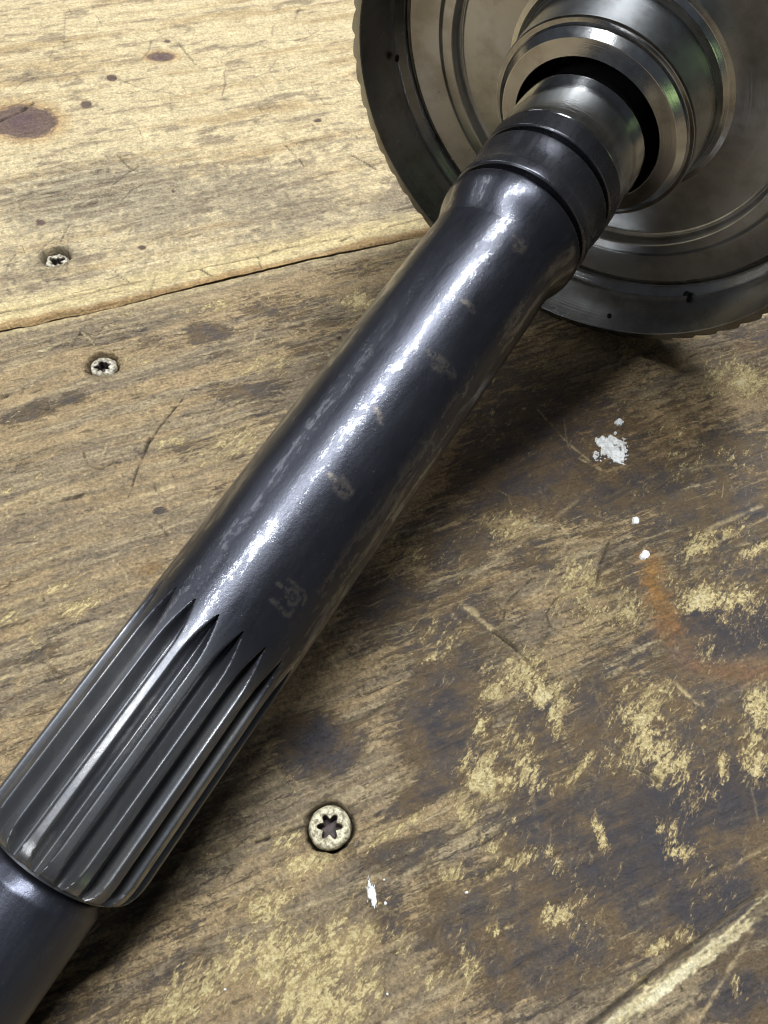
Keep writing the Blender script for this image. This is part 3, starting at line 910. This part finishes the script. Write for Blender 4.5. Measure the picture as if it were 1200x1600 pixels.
for k, sp_ in enumerate([(955, 703, 24, 20, 11, -30), (967, 660, 8, 6, 12), (993, 814, 7, 6, 13), (1006, 869, 9, 9, 14), (581, 1398, 7, 23, 15, 12),
                         (602, 1412, 3, 4, 16), (600, 1375, 2.5, 2, 17), (729, 1395, 3, 3, 18), (961, 677, 3, 2.5, 19), (605, 1553, 2.5, 3, 20), (352, 1546, 3, 2.5, 21)]):
    paint(*sp_)

# ------------------------------------------------------------------ the shaft with its gear
gs = empty("gear_shaft", tuple(AW * U))
gs["label"] = "blackened splined steel shaft carrying a large dished steel gear on the bench"
gs["category"] = "gear shaft"
zax = Vector(DW)
yax = (Vector((0, 0, 1)) - zax * zax.z).normalized()
xax = yax.cross(zax)
R3 = Matrix((xax, yax, zax)).transposed()
gs.rotation_mode = 'QUATERNION'
gs.rotation_quaternion = R3.to_quaternion()
LOC = np.array([xax, yax, zax])        # world -> local


def onshaft(u, v, R=1.0, far=False):
    """photograph point -> (position along the axis, angle) on the cylinder of radius R"""
    q = LOC @ ray(u, v)
    a0 = LOC @ (np.array([0, 0, HCAM]) - AW)
    a = q[0] ** 2 + q[1] ** 2
    b = 2 * (q[0] * a0[0] + q[1] * a0[1])
    cc = a0[0] ** 2 + a0[1] ** 2 - R * R
    dd = max(0, b * b - 4 * a * cc)
    t = (-b + math.sqrt(dd) * (1 if far else -1)) / 2 / a
    P = a0 + q * t
    return P[2], math.atan2(P[1], P[0])


# barrel: fine lattice so that the etched figures can be drawn on it
SEG = 540
ss = np.concatenate([np.arange(-5.83, .0, .022), np.arange(0, .62, .05)])
prof_s = [-5.83, -.3, .15, .40, .60]
prof_r = [1.0, 1.0, .996, .989, .990]
th = np.linspace(0, 2 * np.pi, SEG, endpoint=False)
S_, TH = np.meshgrid(ss, th, indexing='ij')
Rr = np.interp(S_, prof_s, prof_r)
V = np.stack([Rr * np.cos(TH), Rr * np.sin(TH), S_], -1).reshape(-1, 3)
barrel = make("barrel", V, grid_faces(len(ss), SEG, True), M_BARREL, gs)
mk = np.zeros(len(V), dtype=np.float32)
STROKES = [  # faint tan etched figures: photograph polylines, half width
    ([(434, 912), (446, 921), (458, 934)], 1.6), ([(448, 925), (456, 921), (465, 926), (468, 935), (462, 945), (452, 943), (447, 934)], 1.8),
    ([(450, 906), (463, 914), (474, 924)], 1.4), ([(424, 938), (434, 945), (446, 960), (452, 962), (458, 954)], 1.8), ([(434, 945), (440, 938)], 1.6),
    ([(474, 924), (478, 934), (474, 944)], 1.2),
    ([(515, 742), (526, 752), (534, 760)], 2.4), ([(534, 748), (543, 758), (548, 768), (542, 776), (531, 770), (526, 762)], 3.0),
    ([(672, 552), (686, 560), (694, 566)], 3.4), ([(680, 572), (690, 578), (698, 574), (704, 580), (708, 586)], 4.0), ([(694, 566), (700, 574)], 3.5),
    ([(729, 472), (736, 478), (739, 486)], 2.6), ([(722, 470), (727, 474)], 1.4), ([(588, 640), (593, 650), (596, 660)], 2.6),
    ([(805, 372), (812, 376), (820, 384), (815, 390), (806, 386)], 3.5),
]
vs_, vt_ = V[:, 2], np.arctan2(V[:, 1], V[:, 0])
for pts, w in STROKES:
    q = [onshaft(*p) for p in pts]
    for a, b in zip(q[:-1], q[1:]):
        a, b = np.array(a), np.array(b)
        dx, dy = vs_ - a[0], (vt_ - a[1] + np.pi) % (2 * np.pi) - np.pi
        ab = np.array([b[0] - a[0], (b[1] - a[1] + np.pi) % (2 * np.pi) - np.pi])
        t = np.clip((dx * ab[0] + dy * ab[1]) / (ab @ ab + 1e-9), 0, 1)
        d = np.hypot(dx - t * ab[0], dy - t * ab[1])
        mk = np.maximum(mk, sstep(d, w * .0125 * 1.7 + .008, w * .0125 * .3))
a_ = barrel.data.attributes.new('etch_marks', 'FLOAT', 'POINT')
a_.data.foreach_set('value', mk)

# splined length: nineteen grooves with pointed run-outs
NT_ = 19
seg = NT_ * 30
ss = np.concatenate([np.linspace(-9.0, -8.45, 26), np.arange(-8.42, -6.9, .09), np.arange(-6.9, -5.80, .022), [-5.80]])
th = np.linspace(0, 2 * np.pi, seg, endpoint=False)
th0 = onshaft(380, 987)[1]
S_, TH = np.meshgrid(ss, th, indexing='ij')
ph = ((TH - th0) / (2 * np.pi / NT_) + .5) % 1.0 - .5          # -0.5..0.5 over one pitch, 0 in the groove
run = np.clip((S_ + 6.50) / .68, 0, 1)
x = np.abs(ph) / (.31 * (1 - .96 * run ** 2.4))
g = .17 * (1 - np.clip(x, 0, 1) ** 2.2)
lift = .13 * run ** 2.4
depth = np.clip(g - lift, 0, 1)
edge_soft = .012 * np.clip(1 - np.abs(x - 1) / .22, 0, 1) ** 2 * (1 - run)
# rounded lead-in at the near end
e = np.clip((-8.58 - S_) / .36, 0, 1)
crown = .15 * (1 - np.sqrt(np.clip(1 - e ** 2, 0, 1)))
Rr = 1.0 - np.maximum(depth + edge_soft, crown)
Rr = np.where(S_ <= -8.94, np.minimum(Rr, .80 - (S_ + 8.94) * 0), Rr)
Rr = np.where(S_ <= -8.99, .68, Rr)
V = np.stack([Rr * np.cos(TH), Rr * np.sin(TH), S_], -1).reshape(-1, 3)
make("spline", V, grid_faces(len(ss), seg, True), M_SPLINE, gs, True, sharp=50)

lathe("shaft_end", [(-11.78, .0), (-11.78, .66), (-11.70, .745), (-9.5, .745), (-9.20, .742), (-9.13, .71), (-9.06, .67), (-8.98, .5)],
      M_END, gs, 256, .02)
lathe("shoulder", [(.595, .988), (.66, .994), (.74, 1.008), (.82, 1.032), (.90, 1.062), (.98, 1.092), (1.06, 1.112), (1.14, 1.122), (1.225, 1.122), (1.262, 1.10), (1.275, .97), (1.29, .90)],
      M_BARREL, gs, 320, .01, 60)
lathe("collar", [(1.27, .97), (1.36, .97), (1.368, 1.10), (1.395, 1.122), (1.52, 1.124), (1.56, 1.112), (1.62, 1.096), (1.85, 1.098), (1.97, 1.116),
                 (2.055, 1.122), (2.075, 1.10), (2.085, .97), (2.18, .97)], M_COLLAR, gs, 320, .01, 60)
lathe("collar_band", [(2.175, .97), (2.18, 1.10), (2.20, 1.122), (2.50, 1.124), (2.515, 1.104), (2.53, 1.0)], M_COLLAR, gs, 320, .008, 60)
lathe("journal", [(2.52, 1.0), (2.52, 1.108), (3.36, 1.108), (3.40, 1.09), (3.41, .90), (5.6, .88)], M_JOURNAL, gs, 320, .012, 50)
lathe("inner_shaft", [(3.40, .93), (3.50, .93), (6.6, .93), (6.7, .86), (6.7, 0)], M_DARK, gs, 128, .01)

# hub with its chamfered lip
hub = lathe("hub", [(5.2, 1.21), (3.60, 1.215), (3.565, 1.235), (3.605, 1.49), (3.70, 1.60), (3.750, 1.615), (3.752, 1.685),
                    (3.79, 1.70), (4.30, 1.705), (4.46, 1.72), (4.56, 1.765), (4.615, 1.84), (4.63, 1.93)], M_HUB, gs, 384, .006, 18)
lathe("bore_lining", [(3.63, 1.212), (5.1, 1.205), (5.1, .90)], M_DARK, gs, 192, .01)  # near-black sleeve over the hub's bore wall

# dished web and the ring step
lathe("web", [(4.63, 1.925), (4.632, 2.2), (4.632, 2.83), (4.612, 2.852), (4.612, 2.868), (4.66, 2.885), (4.66, 2.925), (4.47, 2.955), (4.452, 2.975), (4.450, 3.16),
              (4.462, 3.19), (4.50, 3.25), (4.47, 3.45), (4.40, 3.68), (4.375, 3.76)], M_GEAR, gs, 512, .012, 40)

# toothed rim
NTE = 56
per = 16
seg = NTE * per
pr = [(4.375, 3.755), (4.375, 3.80), (4.40, 3.808), (4.40, 3.835), (4.345, 3.85), (4.300, 3.875), (4.215, 3.955), (4.16, 3.985), (4.05, 3.992), (3.36, 4.05), (3.285, 4.056),
      (3.272, 4.07)]
th = np.linspace(0, 2 * np.pi, seg, endpoint=False)
rows = []
for s, r in pr:
    rows.append(np.stack([r * np.cos(th), r * np.sin(th), s + 0 * th], 1))
tp = np.array([0, .05, .55, .9, 1.0, .98, .95, .9, .84, .78, .7, .62, .52, .42, .3, .12])
tooth = np.tile(tp, NTE)
rng = np.random.RandomState(3)
tooth = tooth * (.8 + .4 * np.repeat(rng.rand(NTE), per))
for s, base, amp, tw in ((3.268, 4.150, .012, 0), (3.27, 4.160, .050, 0), (3.30, 4.165, .058, 0.004), (4.1, 4.165, .058, .06), (5.0, 4.165, .058, .12), (5.08, 4.12, .02, .12),
                         (5.1, 4.0, 0, .12), (5.1, 2.0, 0, .12), (5.1, .93, 0, .12)):
    t2 = th + tw
    r = base + amp * tooth
    rows.append(np.stack([r * np.cos(t2), r * np.sin(t2), s + 0 * th], 1))
V = np.concatenate(rows)
make("toothed_rim", V, grid_faces(len(rows), seg, True), M_RIM, gs, True, sharp=35)

# small oil holes and nicks in the rim wall
for px, py, R_, rr in ((952, 493, 4.02, .045), (1072, 459, 3.90, .06), (620, 91, 3.90, .06)):
    s, a = onshaft(px, py, R_, True)
    N = 20
    t = np.linspace(0, 2 * np.pi, N, endpoint=False)
    V = []
    for k, (f, h) in enumerate(((1.0, -.012), (.95, .012), (.6, .014), (.05, .010))):
        for q in t:
            ds, da = rr * f * math.cos(q), rr * f * math.sin(q) / R_
            r_ = R_ - h - .006
            V.append((r_ * math.cos(a + da), r_ * math.sin(a + da), s + ds))
    make("oil_hole", np.array(V), grid_faces(4, N, True), M_DARK, gs)
